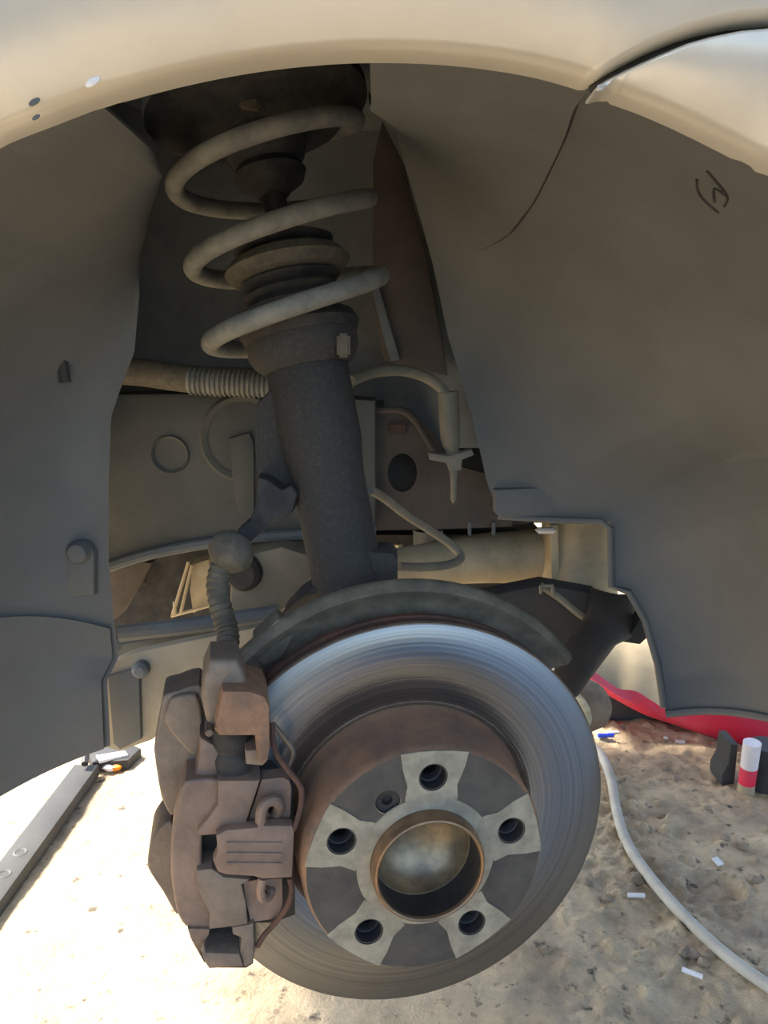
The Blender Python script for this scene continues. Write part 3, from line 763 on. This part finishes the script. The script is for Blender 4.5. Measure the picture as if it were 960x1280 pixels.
for a_, b_ in (((236, 702), (216, 768)), ((240, 706), (226, 766)), ((214, 770), (262, 757)), ((218, 752), (219, 768))):
    bm = BM(); tube(bm, [W(*a_, .945), W(*b_, .945)], .0022, 8); obj('bracket_rod', bm, 'pale_alloy', t)
bm = BM(); prism(bm, [W(u, v, .99) for u, v in ((132, 712), (178, 702), (190, 704), (152, 768), (136, 780))], (0, .02, 0), .004)
tag(obj('heat_panel', bm, 'body_brown'), 'small brown panel in the gap beside the left liner', 'panel')

t = thing('subframe_beam', 'dusty beige subframe beam under the chassis plate right of strut', 'subframe', W(560, 735, .95))
bm = BM()
tube(bm, smooth_path([W(u, v, y) for u, v, y in ((470, 712, .90), (530, 706, .92), (600, 698, .95), (700, 694, .97))], 6), [.020+.016*k/18 for k in range(19)], 16, flat=1.0)
obj('beam', bm, 'pale_alloy', t)
bm = BM(); tube(bm, [W(724, 640, .95), W(724, 660, .95), W(724, 742, .93)], .045, 24); obj('beam_post', bm, 'pale_alloy', t)
bm = BM(); prism(bm, [W(u, v, .905) for u, v in ((688, 656), (698, 656), (700, 738), (690, 742))], (0, .03, 0), .002); obj('post_rib', bm, 'pale_alloy', t)
bm = BM(); box(bm, W(682, 663, .90), .022, .012, .006, .002); obj('post_clip', bm, 'paper', t)
t = thing('air_duct', 'dark curved plastic brake duct between disc and liner', 'duct', W(720, 860, .74))
bm = BM()
du = [((742, 738), (800, 742)), ((738, 770), (806, 790)), ((716, 800), (770, 806)), ((700, 830), (752, 830)), ((690, 862), (728, 862))]
vs = []
for (p, q), y in zip(du, (.85, .82, .78, .75, .73)):
    a_, b_ = W(*p, y), W(*q, y); vs.append([bm.verts.new(a_.lerp(b_, k/6)+Vector((0, -.02*math.sin(PI*k/6), 0))) for k in range(7)])
for r_ in range(4):
    for k in range(6): bm.faces.new((vs[r_][k], vs[r_][k+1], vs[r_+1][k+1], vs[r_+1][k]))
g = bmesh.ops.extrude_face_region(bm, geom=list(bm.faces), use_keep_orig=True)
for q in g['geom']:
    if isinstance(q, bmesh.types.BMVert): q.co.y += .012
obj('duct_shell', bm, 'body_brown', t, smooth=70)
bm = BM(); prism(bm, [W(u, v, .86) for u, v in ((604, 745), (680, 730), (748, 742), (742, 770), (730, 800), (700, 812), (660, 790))], (0, .03, 0), .008); obj('duct_throat', bm, 'liner_dark', t)
bm = BM(); tube(bm, smooth_path([W(u, v, .845) for u, v in ((676, 732), (700, 748), (722, 766), (740, 778))], 4), .004, 8); obj('duct_bead', bm, 'plug', t)
for a_, b_ in (((676, 732), (692, 732)), ((676, 732), (676, 742)), ((690, 732), (692, 746))):
    bm = BM(); tube(bm, [W(*a_, .84), W(*b_, .84)], .002, 6); obj('duct_clip', bm, 'plug', t)
bm = BM(); prism(bm, [W(u, v, .80) for u, v in ((760, 800), (800, 806), (812, 795), (802, 770), (790, 790))], (0, .02, 0), .002); obj('duct_mouth', bm, 'rubber', t)
t = thing('sump', 'dark oily engine sump in the shadow under the chassis plate', 'engine', W(560, 690, 1.2))
bm = BM(); box(bm, Vector((-.11, 1.20, .40)), .66, .26, .20, .03); obj('sump_pan', bm, 'rubber', t)
bm = BM(); box(bm, Vector((-.30, 1.02, .49)), .26, .04, .14, .01); obj('sump_bracket', bm, 'rubber', t)
bm = BM(); tube(bm, [W(535, 662, 1.05), W(535, 700, 1.05)], .02, 14); obj('sump_plug', bm, 'body_dark', t)
bm = BM(); tube(bm, [W(498, 680, .98), W(500, 700, .98)], .005, 8); obj('sump_stud', bm, 'contact', t)
bm = BM(); tube(bm, smooth_path([W(u, v, .85) for u, v in ((150, 812), (230, 798), (340, 790))], 4), .012, 10)
tag(obj('tie_rod', bm, 'body_dark'), 'dark horizontal tie rod below the pale suspension arm', 'rod')

# wheel speed sensor wiring
t = thing('sensor_wire', 'grey sensor cable and plug clipped right of the strut', 'cable', W(567, 628, .80))
bm = BM(); tube(bm, smooth_path([W(u, v, y) for u, v, y in ((438, 476, .72), (465, 466, .75), (500, 463, .77), (528, 470, .785), (548, 482, .79), (558, 494, .79))], 6), .0052, 12); obj('cable', bm, 'plug', t)
bm = BM(); tube(bm, [W(u, v, .79) for u, v in ((560, 490), (560.4, 494), (563, 548), (564, 556), (565, 564), (566, 566), (567, 574))], [.0098, .0105, .0098, .0088, .0068, .009, .009], 16); obj('plug', bm, 'plug', t)
bm = BM(); prism(bm, [W(u, v, .78) for u, v in ((536, 566), (560, 570), (590, 562), (593, 569), (578, 575), (577, 588), (562, 590), (558, 579), (537, 575))], (0, .014, 0), .002); obj('clip', bm, 'plug', t)
bm = BM(); tube(bm, [W(u, v, .785) for u, v in ((567, 585), (567, 600), (567, 625), (567, 629))], [.0045, .0034, .003, .001], 10); obj('clip_tail', bm, 'plug', t)
t2 = smooth_path([W(u, v, y) for u, v, y in ((462, 612, .66), (480, 622, .70), (510, 645, .73), (540, 664, .75), (565, 682, .76), (576, 697, .755), (560, 706, .74), (525, 709, .72), (498, 708, .70))], 8)
bm = BM(); tube(bm, t2, .0042, 10)
tag(obj('brake_pad_wire', bm, 'plug'), 'thin grey wire looping from strut below the chassis plate', 'wire')

# ================================================================ FLOOR THINGS
# floor jack: long red body with cream top and a steel wheel
YJ = 1.36
t = thing('floor_jack', 'red painted jack body with cream top behind the liner', 'jack', G(745, 915))
YJ = 1.42
LOW = [(722, 842), (750, 861), (780, 879), (810, 894), (840, 904), (870, 914), (900, 924), (930, 935), (960, 947), (1080, 990)]
MID = [(722, 828), (746, 842), (772, 860), (795, 864), (815, 876), (838, 888), (870, 880), (900, 872), (960, 868), (1080, 880)]
TOPE = [(722, 790), (750, 784), (780, 786), (800, 792), (830, 800), (850, 806), (880, 812), (910, 820), (960, 836), (1080, 860)]
jy = [YJ, YJ, YJ, YJ-.005, YJ-.01, YJ-.02, YJ-.03, YJ-.04, YJ-.05, YJ-.08]
def loft(name, rows_, m):
    bm = BM(); rr = [[bm.verts.new(p) for p in smooth_path(r, 5)] for r in rows_]
    for r_ in range(len(rr)-1):
        for k in range(len(rr[0])-1): bm.faces.new((rr[r_][k], rr[r_][k+1], rr[r_+1][k+1], rr[r_+1][k]))
    obj(name, bm, m, t, smooth=60)
rl = [W(u, v, y) for (u, v), y in zip(LOW, jy)]; rm = [W(u, v, y-.01) for (u, v), y in zip(MID, jy)]; ru = [W(u, v, y+.07) for (u, v), y in zip(TOPE, jy)]
off = Vector((0, .006, 0)); bk = Vector((0, .2, 0))
loft('body', [[p+bk for p in rl], [p+off-Vector((0, 0, .004)) for p in rl], rl, [p.lerp(q, .5)+Vector((0, -.012, 0)) for p, q in zip(rl, rm)], rm], 'red_paint')
loft('top_cover', [rm, [p.lerp(q, .4)+Vector((0, -.004, .004)) for p, q in zip(rm, ru)], ru, [p+bk for p in ru]], 'pale_cream')
slab('shade_block', .36, .80, 1.46, 1.62, .0, .13, 'liner_dark', t)  # dark block standing in for the shadow under the jack
wc = W(727, 884, 1.30)
bm = BM(); lathe(bm, [(0, .03), (.03, .03), (.040, .028), (.043, .022), (.045, -.02), (.041, -.03), (0, -.03)], axis_mat(wc, (-.75, -.65, 0)), 40); obj('wheel', bm, 'tyre', t)
bm = BM(); rng = random.Random(3)
lathe(bm, [(.0, .032), (.030, .032), (.037, .031), (.0405, .028)], axis_mat(wc, (-.75, -.65, 0)), 40); obj('wheel_face', bm, 'contact', t)
# short post with red and white tape
t = thing('taped_post', 'short post wrapped in white and red tape under the red jack', 'post', G(930, 988))
pb, pt_ = G(932, 990), W(940, 931, 1.20)
def post_seg(name, f0, f1, r0, r1, m):
    a_, b_ = pb.lerp(pt_, f0), pb.lerp(pt_, f1); bm = BM(); tube(bm, [a_, a_.lerp(b_, .5), b_], [r0, (r0+r1)/2, r1], 20); obj(name, bm, m, t)
post_seg('foot', 0, .22, .014, .013, 'pale_cream'); post_seg('red_tape', .2, .55, .0135, .0135, 'red_paint'); post_seg('white_tape', .54, 1.05, .0137, .0140, 'white_tape')
bm = BM(); tube(bm, [G(955, 990)+Vector((.01, .02, .0)), G(955, 990)+Vector((.01, .02, .075))], .03, 20); obj('base_cylinder', bm, 'liner_dark', t)
t = thing('dark_stand', 'dark stand leg beside the taped post', 'stand', G(912, 990))
bm = BM(); prism(bm, [G(908, 990)+Vector((0, .02, z)) + Vector((dx, 0, 0)) for dx, z in ((0, 0), (.022, 0), (.022, .075), (.010, .075), (.008, .04), (0, .02))], (0, .05, 0), .003); obj('stand_leg', bm, 'liner_dark', t)

# pale air hose on the floor
hp = [G(u, v, .008) for u, v in ((735, 925), (752, 945), (764, 975), (770, 1010), (780, 1045), (800, 1080), (832, 1120), (870, 1160), (915, 1200), (960, 1232), (1010, 1262), (1080, 1300))]
bm = BM(); tube(bm, smooth_path(hp, 8), .0078, 12)
tag(obj('air_hose', bm, 'hose_ground', smooth=60), 'pale rubber hose snaking across the rough floor', 'hose')
# grey metal bar on the sunlit floor
a_, b_ = G(108, 955, .02), G(-45, 1160, .02)
t = thing('metal_bar', 'long grey flat bar lying on the sunlit floor', 'bar', (a_+b_)/2-Vector((0, 0, .02)))
d_ = (b_-a_).normalized(); s_ = d_.cross(Vector((0, 0, 1))).normalized()*.021
bm = BM(); prism(bm, [a_+s_, b_+s_, b_-s_, a_-s_], (0, 0, -.02), .004); obj('bar', bm, 'grey_bar', t)
for f0 in (.62, .74):
    bm = BM(); lathe(bm, [(.006, .0), (.008, .0012), (.010, 0)], Matrix.Translation(a_.lerp(b_, f0)+Vector((0, 0, .0002))), 24); obj('stamped_ring', bm, 'rail', t)
# tray and litter behind the bar
t = thing('metal_tray', 'bent grey metal tray end beyond the flat bar', 'tray', G(140, 945))
bm = BM(); prism(bm, [G(u, v, .018) for u, v in ((108, 938), (160, 928), (176, 935), (160, 950), (115, 953))], (0, 0, -.017), .003); obj('tray_body', bm, 'grey_bar', t)
bm = BM(); prism(bm, [G(u, v, .022) for u, v in ((120, 944), (156, 938), (160, 943), (124, 951))], (0, 0, -.005), .001); obj('tray_sheet', bm, 'white_tape', t)
bm = BM(); tube(bm, [G(106, 955, .03), G(108, 938, .04), G(112, 925, .05)], .006, 8); obj('tray_handle', bm, 'dark_steel', t)
def lump(name, p, r, m, label, cat, sq=(1, 1, .6), group=None, seed=0):
    bm = BM(); bmesh.ops.create_icosphere(bm, subdivisions=2, radius=r)
    for v in bm.verts:
        k = 1+.35*noise.noise(v.co*(1.2/r)+Vector((seed, seed*2, 0))); v.co = Vector((v.co.x*sq[0], v.co.y*sq[1], v.co.z*sq[2]))*k
    bmesh.ops.translate(bm, verts=bm.verts, vec=Vector(p)+Vector((0, 0, r*sq[2]*.6)))
    o = obj(name, bm, m, smooth=30); return tag(o, label, cat, group)
lump('litter_scrap', G(146, 961, .002), .010, 'orange', 'tiny orange scrap lying beyond the flat bar', 'scrap', seed=1)
lump('litter_scrap', G(137, 962, .002), .011, 'white_tape', 'tiny white scrap next to the orange scrap', 'scrap', seed=2)
def stub(u, v, ln, ang, r, m, label, name='cigarette_butt', cat='cigarette butt'):
    p = G(u, v, 0); p.z = ground_h(p.x, p.y)+r*1.2; d = Vector((math.cos(ang), math.sin(ang), 0))*ln/2
    bm = BM(); tube(bm, [p-d, p, p+d], r, 10); tag(obj(name, bm, m), label, cat)
stub(795, 1124, .022, -.05, .0030, 'paper', 'white cigarette butt on the floor between disc and hose')
stub(865, 1220, .023, -.55, .0030, 'paper', 'white cigarette butt on the floor below the pale hose')
stub(766, 917, .024, .1, .0025, 'paper', 'white cigarette butt in the dark patch under the jack')
stub(757, 925, .030, .05, .004, 'blue_plastic', 'small blue plastic scrap beside the disc edge', 'plastic_scrap', 'scrap')
def chip(u, v, sx, sy, a, label):
    p = G(u, v, 0); p.z = ground_h(p.x, p.y)+.003; bm = BM(); box(bm, p, sx, sy, .003, .0008, Matrix.Rotation(a, 3, 'Z') @ Matrix.Rotation(.25, 3, 'X')); tag(obj('paper_chip', bm, 'paper'), label, 'paper chip')
chip(897, 1078, .011, .014, .4, 'white paper chip above the round heel mark on the floor')
chip(850, 927, .018, .008, -.2, 'white paper chip at the shadow edge below the red jack')
chip(832, 925, .007, .006, .3, 'tiny white paper chip left of the larger chip under the jack')
# loose dirt clods, each told apart by what it lies next to
rng = random.Random(11); k_ = 0
for (u, v, r, lab) in ((796, 1100, .012, 'dark clod just above the cigarette butt beside the disc'), (780, 1062, .008, 'small clod touching the upper bend of the pale hose'),
        (828, 1020, .009, 'blackened clod in open dirt below the red jack'), (884, 1015, .007, 'small clod below the taped post'),
        (856, 1190, .009, 'leftmost clod of the trio under the pale hose'), (868, 1194, .008, 'middle clod of the trio under the pale hose'), (880, 1203, .008, 'rightmost clod of the trio under the pale hose'),
        (905, 1052, .010, 'tan clod above the white paper chip'), (928, 1060, .009, 'tan clod at right of the paper chip'),
        (735, 1105, .008, 'clod closest to the right rim of the disc'), (682, 1190, .007, 'clod under the lower right rim of the disc'),
        (944, 1100, .010, 'clod right of the round heel mark'), (760, 1125, .008, 'clod left of the cigarette butt beside the disc')):
    p = G(u, v); p.z = ground_h(p.x, p.y)-r*.25
    lump('dirt_clod', p, r, 'stone', lab, 'dirt clod', (1, .9, .7), 'dirt clods on the floor', seed=k_); k_ += 3
